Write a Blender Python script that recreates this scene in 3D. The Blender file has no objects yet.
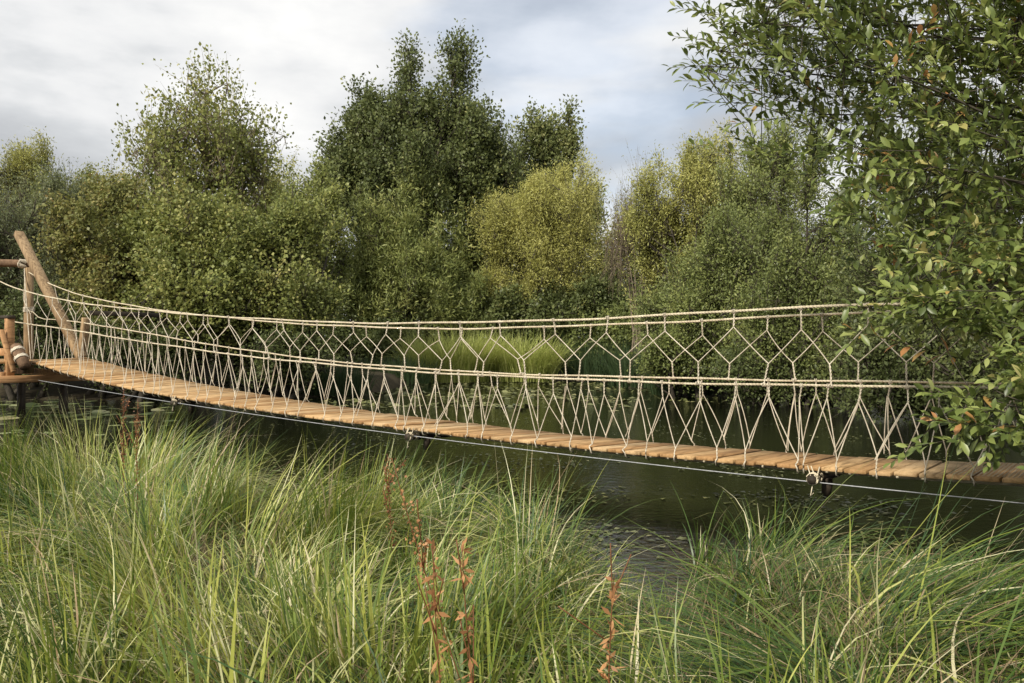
import bpy, math, random
import numpy as np
from mathutils import Vector
R = math.radians
rng = np.random.default_rng(7)
random.seed(7)
S = bpy.context.scene
C = S.collection

# ------------------------------------------------------------------ camera
EYE = 1.15            # eye height above the water (z = 0)
F = 820.0             # focal length in pixels at 1024 wide
HOR = 348.0
cam_d = bpy.data.cameras.new("camera"); cam = bpy.data.objects.new("camera", cam_d); C.objects.link(cam)
cam_d.sensor_width = 36.0; cam_d.lens = 36.0 * F / 1024
cam_d.clip_start = 0.05; cam_d.clip_end = 3000
PITCH = math.atan((HOR - 341.5) / F)
cam.location = (0, 0, EYE); cam.rotation_euler = (R(90) + PITCH, 0, 0)
S.camera = cam

# ------------------------------------------------------------------ light
SUN_EL, SUN_AZ = R(36), R(-145)       # azimuth: 0 = +Y (view), clockwise to +X ; from behind, a little left
sd = Vector((math.sin(SUN_AZ) * math.cos(SUN_EL), math.cos(SUN_AZ) * math.cos(SUN_EL), math.sin(SUN_EL)))
sun_d = bpy.data.lights.new("sun", 'SUN'); sun = bpy.data.objects.new("sun", sun_d); C.objects.link(sun)
sun_d.energy = 3.8; sun_d.angle = R(5); sun_d.color = (1.0, 0.93, 0.80)
sun.rotation_euler = sd.to_track_quat('Z', 'Y').to_euler()
sun.location = (-20, -30, 30)

W = bpy.data.worlds.new("World"); S.world = W; W.use_nodes = True
nt = W.node_tree; nt.nodes.clear()
def nd(nt, typ, **k):
    n = nt.nodes.new(typ)
    for a, v in k.items(): setattr(n, a, v)
    return n
def ramp(nt, stops, interp='LINEAR'):
    n = nt.nodes.new('ShaderNodeValToRGB'); cr = n.color_ramp; cr.interpolation = interp
    while len(cr.elements) < len(stops): cr.elements.new(0.5)
    for e, (p, c) in zip(cr.elements, stops):
        e.position = p; e.color = (c[0], c[1], c[2], 1) if len(c) == 3 else c
    return n
L = nt.links.new
out = nd(nt, 'ShaderNodeOutputWorld')
sky = nd(nt, 'ShaderNodeTexSky', sky_type='NISHITA', sun_disc=False)
sky.sun_elevation = SUN_EL; sky.sun_rotation = SUN_AZ
b1 = nd(nt, 'ShaderNodeBackground'); b1.inputs[1].default_value = 0.15
L(sky.outputs[0], b1.inputs[0])
tc = nd(nt, 'ShaderNodeTexCoord')
mp = nd(nt, 'ShaderNodeMapping'); mp.inputs['Scale'].default_value = (1.0, 1.0, 2.6); mp.inputs['Location'].default_value = (3.1, 1.7, 0.4)
L(tc.outputs['Generated'], mp.inputs[0])
n1 = nd(nt, 'ShaderNodeTexNoise'); n1.inputs['Scale'].default_value = 3.4; n1.inputs['Detail'].default_value = 6; n1.inputs['Roughness'].default_value = 0.52
L(mp.outputs[0], n1.inputs[0])
cl = ramp(nt, [(0.36, (0.43, 0.445, 0.465)), (0.46, (0.545, 0.56, 0.575)), (0.54, (0.68, 0.685, 0.69)), (0.68, (0.82, 0.815, 0.80))])
L(n1.outputs['Fac'], cl.inputs[0])
b2 = nd(nt, 'ShaderNodeBackground'); b2.inputs[1].default_value = 1.0
L(cl.outputs[0], b2.inputs[0])
# thin place in the cloud
dt = nd(nt, 'ShaderNodeVectorMath', operation='DOT_PRODUCT')
bd = Vector(((590 - 512) / F, 1, (348 - 50) / F)).normalized(); dt.inputs[1].default_value = bd
L(tc.outputs['Generated'], dt.inputs[0])
n2 = nd(nt, 'ShaderNodeTexNoise'); n2.inputs['Scale'].default_value = 5.0; n2.inputs['Detail'].default_value = 4
mp2 = nd(nt, 'ShaderNodeMapping'); mp2.inputs['Scale'].default_value = (0.6, 1, 2.4)
L(tc.outputs['Generated'], mp2.inputs[0]); L(mp2.outputs[0], n2.inputs[0])
ad = nd(nt, 'ShaderNodeMath', operation='MULTIPLY_ADD'); ad.inputs[1].default_value = 0.10
L(n2.outputs['Fac'], ad.inputs[0]); L(dt.outputs['Value'], ad.inputs[2])
mr = nd(nt, 'ShaderNodeMapRange'); mr.inputs['From Min'].default_value = 1.036; mr.inputs['From Max'].default_value = 1.056
mr.inputs['To Max'].default_value = 0.28
L(ad.outputs[0], mr.inputs['Value'])
mx = nd(nt, 'ShaderNodeMixShader'); L(mr.outputs[0], mx.inputs[0]); L(b2.outputs[0], mx.inputs[1]); L(b1.outputs[0], mx.inputs[2])
L(mx.outputs[0], out.inputs[0])

S.view_settings.view_transform = 'Standard'; S.view_settings.look = 'None'
S.view_settings.exposure = 0.36; S.view_settings.gamma = 1.0; S.view_settings.use_curve_mapping = False
cy = S.cycles
cy.max_bounces = 6; cy.diffuse_bounces = 3; cy.glossy_bounces = 2; cy.transmission_bounces = 3; cy.transparent_max_bounces = 4
cy.use_denoising = True; cy.caustics_reflective = False; cy.caustics_refractive = False
cy.sample_clamp_indirect = 3.0

# ------------------------------------------------------------------ pixel measuring
def at(u, v, D):
    """world point seen at picture position (u, v) at distance D along the view"""
    return np.array([(u - 512) / F * D, D, EYE + (HOR - v) / F * D])

# ------------------------------------------------------------------ mesh helpers
class MB:
    def __init__(s): s.v = []; s.f = []; s.t = []; s.n = 0
    def add(s, v, f, t=None):
        v = np.asarray(v, float).reshape(-1, 3); f = np.asarray(f, int)
        s.v.append(v); s.f.append(f + s.n); s.n += len(v)
        s.t.append(np.zeros(len(f)) if t is None else np.broadcast_to(t, (len(f),)).astype(float))
        return s
    def build(s, name, mat, parent=None, smooth=False):
        V = np.concatenate(s.v)
        me = bpy.data.meshes.new(name)
        me.vertices.add(len(V)); me.vertices.foreach_set('co', V.astype(np.float32).ravel())
        idx = np.concatenate([f.ravel() for f in s.f]); tot = np.concatenate([np.full(len(f), f.shape[1]) for f in s.f])
        st = np.concatenate([[0], np.cumsum(tot)[:-1]])
        me.loops.add(len(idx)); me.loops.foreach_set('vertex_index', idx.astype(np.int32))
        me.polygons.add(len(tot)); me.polygons.foreach_set('loop_start', st.astype(np.int32))
        me.update(calc_edges=True)
        a = me.attributes.new('tint', 'FLOAT', 'FACE'); a.data.foreach_set('value', np.concatenate(s.t).astype(np.float32))
        if smooth: me.polygons.foreach_set('use_smooth', np.ones(len(tot), bool))
        me.materials.append(mat)
        o = bpy.data.objects.new(name, me); C.objects.link(o)
        if parent is not None: o.parent = parent
        return o

def tag(o, label=None, cat=None, group=None, kind=None):
    if label: o['label'] = label
    if cat: o['category'] = cat
    if group: o['group'] = group
    if kind: o['kind'] = kind
    return o
def empty(name, label, cat, group=None):
    o = bpy.data.objects.new(name, None); C.objects.link(o); o.empty_display_size = 0.2
    return tag(o, label, cat, group)
def place(root, loc):
    """put the Empty at the thing's base and keep its (world-built) parts where they are"""
    root.location = Vector(loc)
    for ch in root.children: ch.location = ch.location - Vector(loc)

def norm(a): return a / (np.linalg.norm(a, axis=-1, keepdims=True) + 1e-9)

def tubes(mb, P, r, sides=6, tint=None, caps=True):
    """P (N,S,3) paths, r (N,S) radii"""
    P = np.asarray(P, float); r = np.broadcast_to(np.asarray(r, float), P.shape[:2])
    N, Sg, _ = P.shape
    T = np.empty_like(P); T[:, 1:-1] = P[:, 2:] - P[:, :-2]; T[:, 0] = P[:, 1] - P[:, 0]; T[:, -1] = P[:, -1] - P[:, -2]
    T = norm(T)
    ref = np.where(np.abs(norm(P[:, -1] - P[:, 0])[:, 2:3]) < 0.75, [[0, 0, 1.0]], [[1.0, 0.13, 0]])[:, None, :]
    A = norm(np.cross(T, ref)); B = np.cross(T, A)
    ang = np.arange(sides) / sides * 2 * math.pi
    V = P[:, :, None, :] + r[:, :, None, None] * (np.cos(ang)[None, None, :, None] * A[:, :, None, :] + np.sin(ang)[None, None, :, None] * B[:, :, None, :])
    base = (np.arange(N) * Sg * sides)[:, None, None]
    i = np.arange(Sg - 1)[None, :, None] * sides; j = np.arange(sides)[None, None, :]; j2 = (j + 1) % sides
    q = np.stack([base + i + j, base + i + sides + j, base + i + sides + j2, base + i + j2], -1).reshape(-1, 4)
    t = None if tint is None else np.repeat(np.broadcast_to(tint, (N,)), (Sg - 1) * sides)
    mb.add(V, q, t)
    if caps and sides > 3:
        n0 = mb.n - N * Sg * sides
        mb.v.append(np.zeros((0, 3)))
        for e, rev in ((0, False), (Sg - 1, True)):
            ff = (np.arange(N) * Sg * sides)[:, None] + e * sides + np.arange(sides)[None, :]
            if rev: ff = ff[:, ::-1]
            mb.f.append(ff + n0); mb.t.append(np.zeros(N) if tint is None else np.broadcast_to(tint, (N,)).astype(float))
    return mb
def tube(mb, pts, r, sides=8, tint=0.0):
    return tubes(mb, np.asarray(pts)[None], np.broadcast_to(np.asarray(r, float), (len(pts),))[None], sides, tint)

def box(mb, c, ax, ay, az, tint=0.0):
    """centre and three half-axis vectors"""
    c, ax, ay, az = map(lambda a: np.asarray(a, float), (c, ax, ay, az))
    V = [c + sx * ax + sy * ay + sz * az for sz in (-1, 1) for sy in (-1, 1) for sx in (-1, 1)]
    f = [[0, 2, 3, 1], [4, 5, 7, 6], [0, 1, 5, 4], [2, 6, 7, 3], [0, 4, 6, 2], [1, 3, 7, 5]]
    return mb.add(V, f, tint)
def bevel(o, w=0.004, seg=1):
    m = o.modifiers.new('edge', 'BEVEL'); m.width = w; m.segments = seg; m.limit_method = 'ANGLE'; m.angle_limit = R(40)
    return o
def bez(a, b, c, n):
    t = np.linspace(0, 1, n)[None, :, None]
    return (1 - t) ** 2 * a[:, None] + 2 * t * (1 - t) * b[:, None] + t * t * c[:, None]

def leaves(mb, P, D, Nn, Ln, Wd, tint, fine=False):
    """P base (N,3), D direction, Nn face normal hint, lengths, widths"""
    D = norm(D); X = norm(np.cross(D, Nn)); Z = np.cross(X, D)
    Ln = np.broadcast_to(Ln, (len(P),))[:, None]; Wd = np.broadcast_to(Wd, (len(P),))[:, None]
    n = len(P)
    if not fine:
        V = np.stack([P, P + D * Ln * .48 + X * Wd * .5 + Z * Wd * .12, P + D * Ln, P + D * Ln * .48 - X * Wd * .5 + Z * Wd * .12], 1)
        mb.add(V, np.arange(n * 4).reshape(n, 4), tint)
    else:
        dr = -Z * Ln
        m0 = P; m1 = P + D * Ln * .38 + dr * .01; m2 = P + D * Ln * .72 + dr * .05; m3 = P + D * Ln * 1.0 + dr * .14
        up = Z * Wd * .16
        V = np.stack([m0, m1, m2, m3, m1 + X * Wd * .46 + up, m2 + X * Wd * .42 + up, m1 - X * Wd * .46 + up, m2 - X * Wd * .42 + up], 1)
        b = (np.arange(n) * 8)[:, None]
        q = np.concatenate([b + [[1, 2, 5, 4]], b + [[2, 1, 6, 7]]]); tr = np.concatenate([b + [[0, 1, 4]], b + [[0, 6, 1]], b + [[2, 3, 5]], b + [[3, 2, 7]]])
        n0 = mb.n
        mb.add(V, q, np.tile(tint, 2))
        mb.v.append(np.zeros((0, 3))); mb.f.append(tr + n0); mb.t.append(np.tile(tint, 4))

# ------------------------------------------------------------------ materials
def newmat(name):
    m = bpy.data.materials.new(name); m.use_nodes = True
    nt = m.node_tree; p = nt.nodes['Principled BSDF']
    return m, nt, p, nt.links.new
def leaf_mat(name, stops, trans=0.35, rough=0.5, spec=0.35, vary=0.5, scale=0.7, lift=1):
    m, nt, p, L = newmat(name)
    at_ = nd(nt, 'ShaderNodeAttribute', attribute_name='tint')
    tc = nd(nt, 'ShaderNodeTexCoord'); no = nd(nt, 'ShaderNodeTexNoise'); no.inputs['Scale'].default_value = scale; no.inputs['Detail'].default_value = 2
    L(tc.outputs['Object'], no.inputs[0])
    ma = nd(nt, 'ShaderNodeMath', operation='MULTIPLY_ADD'); ma.inputs[1].default_value = vary; L(no.outputs['Fac'], ma.inputs[0])
    sb = nd(nt, 'ShaderNodeMath', operation='SUBTRACT'); sb.inputs[1].default_value = vary * .5; L(at_.outputs['Fac'], sb.inputs[0]); L(sb.outputs[0], ma.inputs[2])
    if lift != 1: stops = [(p_, (c[0] * lift * 1.0, c[1] * lift * 1.0, c[2] * lift * .92)) for p_, c in stops]
    rp = ramp(nt, stops); L(ma.outputs[0], rp.inputs[0])
    L(rp.outputs[0], p.inputs['Base Color']); p.inputs['Roughness'].default_value = rough; p.inputs['Specular IOR Level'].default_value = spec
    tr = nd(nt, 'ShaderNodeBsdfTranslucent')
    hs = nd(nt, 'ShaderNodeHueSaturation'); hs.inputs['Value'].default_value = 1.5; hs.inputs['Hue'].default_value = 0.485; L(rp.outputs[0], hs.inputs['Color']); L(hs.outputs[0], tr.inputs[0])
    mx = nd(nt, 'ShaderNodeMixShader'); mx.inputs[0].default_value = trans
    L(p.outputs[0], mx.inputs[1]); L(tr.outputs[0], mx.inputs[2])
    L(mx.outputs[0], nt.nodes['Material Output'].inputs['Surface'])
    return m
def simple_mat(name, c1, c2, scale=20, stretch=(1, 1, 1), rough=0.7, bump=0.3, bdist=0.01, tintmix=None, spec=0.3):
    m, nt, p, L = newmat(name)
    tc = nd(nt, 'ShaderNodeTexCoord'); mp = nd(nt, 'ShaderNodeMapping'); mp.inputs['Scale'].default_value = stretch
    L(tc.outputs['Object'], mp.inputs[0])
    no = nd(nt, 'ShaderNodeTexNoise'); no.inputs['Scale'].default_value = scale; no.inputs['Detail'].default_value = 6; no.inputs['Roughness'].default_value = 0.65
    L(mp.outputs[0], no.inputs[0])
    rp = ramp(nt, [(0.32, c1), (0.68, c2)]); L(no.outputs['Fac'], rp.inputs[0])
    col = rp.outputs[0]
    if tintmix is not None:
        a = nd(nt, 'ShaderNodeAttribute', attribute_name='tint'); mxc = nd(nt, 'ShaderNodeMix', data_type='RGBA', blend_type='MULTIPLY')
        mxc.inputs['Factor'].default_value = 1.0
        r2 = ramp(nt, tintmix); L(a.outputs['Fac'], r2.inputs[0]); L(col, mxc.inputs['A']); L(r2.outputs[0], mxc.inputs['B']); col = mxc.outputs['Result']
    L(col, p.inputs['Base Color']); p.inputs['Roughness'].default_value = rough; p.inputs['Specular IOR Level'].default_value = spec
    bp = nd(nt, 'ShaderNodeBump'); bp.inputs['Strength'].default_value = bump; bp.inputs['Distance'].default_value = bdist
    L(no.outputs['Fac'], bp.inputs['Height']); L(bp.outputs[0], p.inputs['Normal'])
    return m

# bridge axes -------------------------------------------------------------
TH = R(37.5); ldir = np.array([-math.cos(TH), math.sin(TH), 0.0]); ndir = np.array([math.sin(TH), math.cos(TH), 0.0])
D0, BW = 5.58, 0.86
UPV = np.array([0, 0, 1.0])
M_rope = simple_mat('rope_fibre', (0.42, 0.35, 0.24), (0.72, 0.64, 0.48), scale=13, rough=0.9, bump=0.5, bdist=0.003)
M_rope2 = simple_mat('pale_rope_fibre', (0.42, 0.36, 0.27), (0.76, 0.69, 0.56), scale=11, rough=0.9, bump=0.5, bdist=0.003)
M_steel = simple_mat('galvanised_cable', (0.26, 0.27, 0.28), (0.50, 0.51, 0.53), scale=90, rough=0.4, bump=0.2, bdist=0.001, spec=0.6)
def wood(name, c1, c2, tm, axis=ndir, scale=9):
    m, nt, p, L = newmat(name)
    tc = nd(nt, 'ShaderNodeTexCoord'); 
    # grain runs along the board: squash the coordinate along that axis
    mp = nd(nt, 'ShaderNodeMapping'); mp.inputs['Rotation'].default_value = (0, 0, -math.atan2(axis[1], axis[0])); 
    L(tc.outputs['Object'], mp.inputs[0])
    m2 = nd(nt, 'ShaderNodeMapping'); m2.inputs['Scale'].default_value = (0.12, 1, 1) if abs(axis[2]) < .5 else (1, 1, .12); L(mp.outputs[0], m2.inputs[0])
    no = nd(nt, 'ShaderNodeTexNoise'); no.inputs['Scale'].default_value = scale * 6; no.inputs['Detail'].default_value = 7; no.inputs['Roughness'].default_value = .7
    L(m2.outputs[0], no.inputs[0])
    rp = ramp(nt, [(0.3, c1), (0.7, c2)]); L(no.outputs['Fac'], rp.inputs[0])
    n2 = nd(nt, 'ShaderNodeTexNoise'); n2.inputs['Scale'].default_value = 3.5; n2.inputs['Detail'].default_value = 4; L(tc.outputs['Object'], n2.inputs[0])
    r3 = ramp(nt, [(0.35, (0.72, 0.70, 0.68)), (0.6, (1, 1, 1))]); L(n2.outputs['Fac'], r3.inputs[0])
    a = nd(nt, 'ShaderNodeAttribute', attribute_name='tint'); r2 = ramp(nt, tm); L(a.outputs['Fac'], r2.inputs[0])
    x1 = nd(nt, 'ShaderNodeMix', data_type='RGBA', blend_type='MULTIPLY'); x1.inputs['Factor'].default_value = 1; L(rp.outputs[0], x1.inputs['A']); L(r2.outputs[0], x1.inputs['B'])
    x2 = nd(nt, 'ShaderNodeMix', data_type='RGBA', blend_type='MULTIPLY'); x2.inputs['Factor'].default_value = 1; L(x1.outputs['Result'], x2.inputs['A']); L(r3.outputs[0], x2.inputs['B'])
    n5 = nd(nt, 'ShaderNodeTexNoise'); n5.inputs['Scale'].default_value = 26; n5.inputs['Detail'].default_value = 5; L(m2.outputs[0], n5.inputs[0])
    r5 = ramp(nt, [(0.36, (0.50, 0.47, 0.42)), (0.47, (1, 1, 1))]); L(n5.outputs['Fac'], r5.inputs[0])
    x5 = nd(nt, 'ShaderNodeMix', data_type='RGBA', blend_type='MULTIPLY'); x5.inputs['Factor'].default_value = .8; L(x2.outputs['Result'], x5.inputs['A']); L(r5.outputs[0], x5.inputs['B']); x2 = x5
    L(x2.outputs['Result'], p.inputs['Base Color']); p.inputs['Roughness'].default_value = .75; p.inputs['Specular IOR Level'].default_value = .25
    bp = nd(nt, 'ShaderNodeBump'); bp.inputs['Strength'].default_value = .4; bp.inputs['Distance'].default_value = .003; L(no.outputs['Fac'], bp.inputs['Height']); L(bp.outputs[0], p.inputs['Normal'])
    return m
M_plank = wood('larch_planks', (0.44, 0.285, 0.14), (0.68, 0.49, 0.275), [(0, (0.70, 0.58, 0.46)), (0.5, (0.95, 0.88, 0.78)), (1, (1, 1, 1))])
M_post = wood('weathered_post', (0.16, 0.105, 0.06), (0.48, 0.34, 0.19), [(0, (1, 1, 1)), (1, (.8, .8, .8))], axis=UPV, scale=5)
M_beam = wood('orange_beam', (0.38, 0.20, 0.09), (0.55, 0.33, 0.16), [(0, (1, 1, 1)), (1, (.8, .8, .8))], scale=5)
M_log = simple_mat('brown_log', (0.10, 0.060, 0.035), (0.24, 0.15, 0.09), scale=14, rough=.85, bump=.5, bdist=.01)
M_dark = simple_mat('dark_wet_wood', (0.02, 0.015, 0.01), (0.06, 0.045, 0.03), scale=12, rough=.7, bump=.5, bdist=.01)

# ------------------------------------------------------------------ ground, water
def shore_far(a):
    return np.interp(a, [-3, -0.7, -0.3, -0.17, -0.1, 0.0, 0.12, 0.2, 0.3, 0.5, 0.65, 1.2, 3], [17, 17.5, 18, 20, 28, 31, 31, 24, 19, 15.5, 12.5, 8, 6])
def shore_near(x):
    a = x
    return np.interp(a, [-12, -4.0, -2.9, -1.2, 0.0, 0.36, 0.55, 0.72, 1.0, 1.5, 2.0, 2.5, 6], [8.6, 7.2, 6.6, 5.4, 4.75, 4.15, 3.3, 3.5, 4.35, 4.2, 3.9, 3.2, 1.5])
def ground_z(x, y):
    yy = np.maximum(y, 0.3)
    sf = shore_far(x / yy); sn = shore_near(x)
    far = np.clip((y - sf) / 2.0, -1, 1) * .4 - .1 + np.clip((y - sf - 1) / 60, 0, 1) * 2
    near = np.clip((sn - y) / .6, -1, 1) * .35 - .28
    near = near + np.clip((sn - y - .5) / 3, 0, 1) * .1
    z = np.where(y > (sn + sf) / 2, far, near)
    return z
def gz_s(x, y): return float(ground_z(np.array([x]), np.array([y]))[0])
def axis_pts(lo, hi, fine_lo, fine_hi, step):
    a = np.arange(fine_lo, fine_hi, step)
    k = np.geomspace(1, 1 + (hi - fine_hi), 40) - 1 + fine_hi
    j = fine_lo - (np.geomspace(1, 1 + (fine_lo - lo), 40) - 1)
    return np.unique(np.concatenate([j, a, k]))
gx = axis_pts(-1500, 1500, -24, 24, .35); gy = axis_pts(-1500, 1500, -6, 42, .35)
X, Y = np.meshgrid(gx, gy); Z = ground_z(X, Y) + (rng.random(X.shape) - .5) * .04
V = np.stack([X, Y, Z], -1).reshape(-1, 3); nx, ny = len(gx), len(gy)
ii = (np.arange(ny - 1)[:, None] * nx + np.arange(nx - 1)[None, :]).ravel()
M_ground = simple_mat('marsh_soil', (0.018, 0.014, 0.008), (0.07, 0.055, 0.028), scale=3, rough=.95, bump=.6, bdist=.04)
g = MB().add(V, np.stack([ii, ii + 1, ii + nx + 1, ii + nx], -1)).build('ground', M_ground, smooth=True); tag(g, kind='structure')

def water_mat():
    m, nt, p, L = newmat('pond_water')
    p.inputs['Base Color'].default_value = (0.004, 0.005, 0.003, 1); p.inputs['Roughness'].default_value = .03; p.inputs['IOR'].default_value = 1.45
    p.inputs['Specular IOR Level'].default_value = .5
    tc = nd(nt, 'ShaderNodeTexCoord'); n1 = nd(nt, 'ShaderNodeTexNoise'); n1.inputs['Scale'].default_value = 7; n1.inputs['Detail'].default_value = 5; n1.inputs['Roughness'].default_value = .6
    mp = nd(nt, 'ShaderNodeMapping'); mp.inputs['Scale'].default_value = (1, 1.7, 1); L(tc.outputs['Object'], mp.inputs[0]); L(mp.outputs[0], n1.inputs[0])
    bp = nd(nt, 'ShaderNodeBump'); bp.inputs['Strength'].default_value = .32; bp.inputs['Distance'].default_value = .02; L(n1.outputs['Fac'], bp.inputs['Height']); L(bp.outputs[0], p.inputs['Normal'])
    return m
MB().add([[-400, -3, 0], [400, -3, 0], [400, 60, 0], [-400, 60, 0]], [[0, 1, 2, 3]]).build('water', water_mat())
tag(bpy.data.objects['water'], kind='structure')

# ------------------------------------------------------------------ TREES
def ellip(n, c, r, power=0.45):
    d = norm(rng.normal(size=(n, 3))); rad = rng.random(n) ** power
    return np.asarray(c) + d * rad[:, None] * np.asarray(r)
def clumpy(n, c, r):
    """branch ends gathered in boughs of uneven size, with single shoots standing out at the top"""
    r = np.asarray(r, float); m = max(6, n // 34); ctr = ellip(m, np.asarray(c) - [0, 0, r[2] * .12], r * [.92, .92, .80], .36)
    w = rng.random(m) ** 1.3 + .2; w /= w.sum(); k = rng.choice(m, n, p=w)
    hp = (rng.uniform(.35, .95, m) ** 1.2 * np.minimum(r[2], 2.6) * 1.05)[k]; q = rng.random(n) ** 1.25
    lean = ((ctr - c) / r * .35 + rng.normal(size=(m, 3)) * .16)[k]; lean[:, 2] = 1
    wd = (rng.uniform(.16, .34, m) * min(r[0], 2.2))[k] * (1 - q * .82)
    return ctr[k] + lean * (hp * (q - .25))[:, None] + rng.normal(size=(n, 3)) * wd[:, None] * [.75, .75, .6]

def make_tree(name, label, cat, base, lobes, mat, bark, group=None, leaf=(.09, .05), per=22, twig=.5, up=.5, jit=.10,
              stems=1, tr=.12, nodes=16, hang=0.0, tops=(), tintspread=(0.5, .22), bushy=True):
    """lobes: (u, v, D, ru, rv, rd, n) in measured picture units -> real metres at their own distance"""
    root = empty(name, label, cat, group)
    base = np.asarray(base, float)
    pts = []
    for (u, v, D, ru, rv, rd, n) in lobes:
        pts.append((clumpy if n > 130 else ellip)(n, at(u, v, D), (ru / F * D, rd, rv / F * D)))
    pts = np.concatenate(pts)
    pts = pts[pts[:, 2] > 0.15]
    n = len(pts); K = max(6, n // nodes)
    order = rng.permutation(n)[:K]; nodesP = pts[order]
    # stems from the ground
    top = pts[np.argmax(pts[:, 2])]
    stem_top = [top * .9 + base * .1] if stems == 1 else [nodesP[i] for i in rng.permutation(K)[:stems]]
    stem_top = np.array(list(stem_top) + [at(*q) for q in tops]); ns = len(stem_top)
    sb = base + rng.normal(size=(ns, 3)) * [[.25, .25, 0]] * (0 if ns == 1 else 1.5); sb[:, 2] = base[2] - .1
    mid = (sb + stem_top) / 2 + rng.normal(size=(ns, 3)) * .25; mid[:, :2] = mid[:, :2] * .6 + sb[:, :2] * .4
    SP = bez(sb, mid, stem_top, 10)
    mb = MB(); rr = tr / math.sqrt(max(1, ns * .35))
    tubes(mb, SP, np.linspace(rr, rr * .12, 10)[None].repeat(ns, 0), 7)
    # limbs: from a stem, lower than the node
    flat = SP[:, 2:].reshape(-1, 3)
    dd = np.linalg.norm(flat[None, :, :2] - nodesP[:, None, :2], axis=-1)
    want = nodesP[:, 2:3] - dd * .8
    cost = np.abs(flat[None, :, 2] - want) + dd * .35
    st = flat[np.argmin(cost, 1)]
    mid = (st + nodesP) / 2; mid[:, 2] -= .12 * np.linalg.norm(nodesP - st, axis=1) * (1 - hang * 3)
    LP = bez(st, mid + rng.normal(size=mid.shape) * .08, nodesP, 8)
    tubes(mb, LP, np.linspace(rr * .32, rr * .07, 8)[None].repeat(K, 0), 5, caps=False)
    # twigs from the nearest limb
    lf = LP[:, 2:].reshape(-1, 3)
    st = np.empty_like(pts)
    for a in range(0, n, 400):
        d2 = ((pts[a:a + 400, None] - lf[None]) ** 2).sum(-1) + 2.0 * np.maximum(0, lf[None, :, 2] - pts[a:a + 400, None, 2])
        st[a:a + 400] = lf[np.argmin(d2, 1)]
    
    outw = norm(pts - st + 1e-3)
    tdir = norm(outw * (1 - up) + np.array([0, 0, 1.0]) * up * (1 if hang == 0 else -hang) + rng.normal(size=pts.shape) * .25)
    tl = twig * (.6 + .8 * rng.random(n))[:, None]
    s2 = pts - tdir * tl * .5; e2 = pts + tdir * tl * .5
    TP = np.concatenate([bez(st, (st + s2) / 2 - [0, 0, .05], s2, 3)[:, :-1], bez(s2, pts + rng.normal(size=pts.shape) * .02, e2, 4)], 1)
    tubes(mb, TP, np.linspace(rr * .07 + .003, .002, TP.shape[1])[None].repeat(n, 0), 3, caps=False)
    mb.build('trunk', bark, root, smooth=True)
    # leaves along the twigs
    per = int(per * 1.3); s = rng.random((n, per)); P = s2[:, None] * (1 - s[..., None]) + e2[:, None] * s[..., None] + rng.normal(size=(n, per, 3)) * jit
    Dv = tdir[:, None] * .7 + rng.normal(size=(n, per, 3)) * .65
    Nn = rng.normal(size=(n, per, 3)) * .7 + [-.2, -.35, .8]
    t = rng.normal(tintspread[0], tintspread[1], (n, 1)) * .6 + rng.normal(tintspread[0], tintspread[1], (n, per)) * .4
    P = P.reshape(-1, 3); sz = .55 + .7 * rng.random(len(P))
    cr = MB(); leaves(cr, P, Dv.reshape(-1, 3), Nn.reshape(-1, 3), leaf[0] * sz, leaf[1] * sz, np.clip(t.ravel(), 0.02, .98))
    cr.build('crown', mat, root)
    place(root, base)
    return root

M_bark = simple_mat('grey_bark', (0.035, 0.03, 0.022), (0.10, 0.085, 0.065), scale=9, rough=.9, bump=.5)
M_bark2 = simple_mat('brown_twig_bark', (0.13, 0.10, 0.07), (0.28, 0.23, 0.17), scale=9, rough=.9, bump=.5)
G_olive = leaf_mat('olive_leaves', [(0, (0.06, 0.075, 0.025)), (.4, (0.13, 0.155, 0.045)), (.7, (0.23, 0.25, 0.08)), (1, (0.36, 0.33, 0.13))], trans=.30, lift=1.2)
G_brown = leaf_mat('autumn_tinged_leaves', [(0, (0.08, 0.09, 0.03)), (.4, (0.16, 0.175, 0.055)), (.7, (0.27, 0.25, 0.09)), (1, (0.38, 0.26, 0.12))], trans=.30, lift=1.1)
G_dark = leaf_mat('deep_green_leaves', [(0, (0.045, 0.06, 0.024)), (.45, (0.10, 0.125, 0.045)), (.75, (0.17, 0.195, 0.075)), (1, (0.28, 0.28, 0.12))], trans=.30, lift=1.12)
G_grey = leaf_mat('grey_willow_leaves', [(0, (0.08, 0.10, 0.05)), (.5, (0.16, 0.185, 0.095)), (1, (0.27, 0.28, 0.14))], trans=.30, lift=1.1)
G_mid = leaf_mat('mid_green_leaves', [(0, (0.07, 0.09, 0.035)), (.45, (0.15, 0.18, 0.06)), (.75, (0.26, 0.285, 0.10)), (1, (0.40, 0.39, 0.16))], trans=.30, lift=1.22)
G_gold = leaf_mat('golden_willow_leaves', [(0, (0.20, 0.215, 0.08)), (.45, (0.40, 0.40, 0.12)), (1, (0.62, 0.59, 0.24))], trans=.30, lift=0.98)
G_pale = leaf_mat('pale_yellow_green_leaves', [(0, (0.15, 0.165, 0.055)), (.45, (0.32, 0.325, 0.10)), (1, (0.54, 0.50, 0.20))], trans=.30, lift=1.12)

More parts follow.
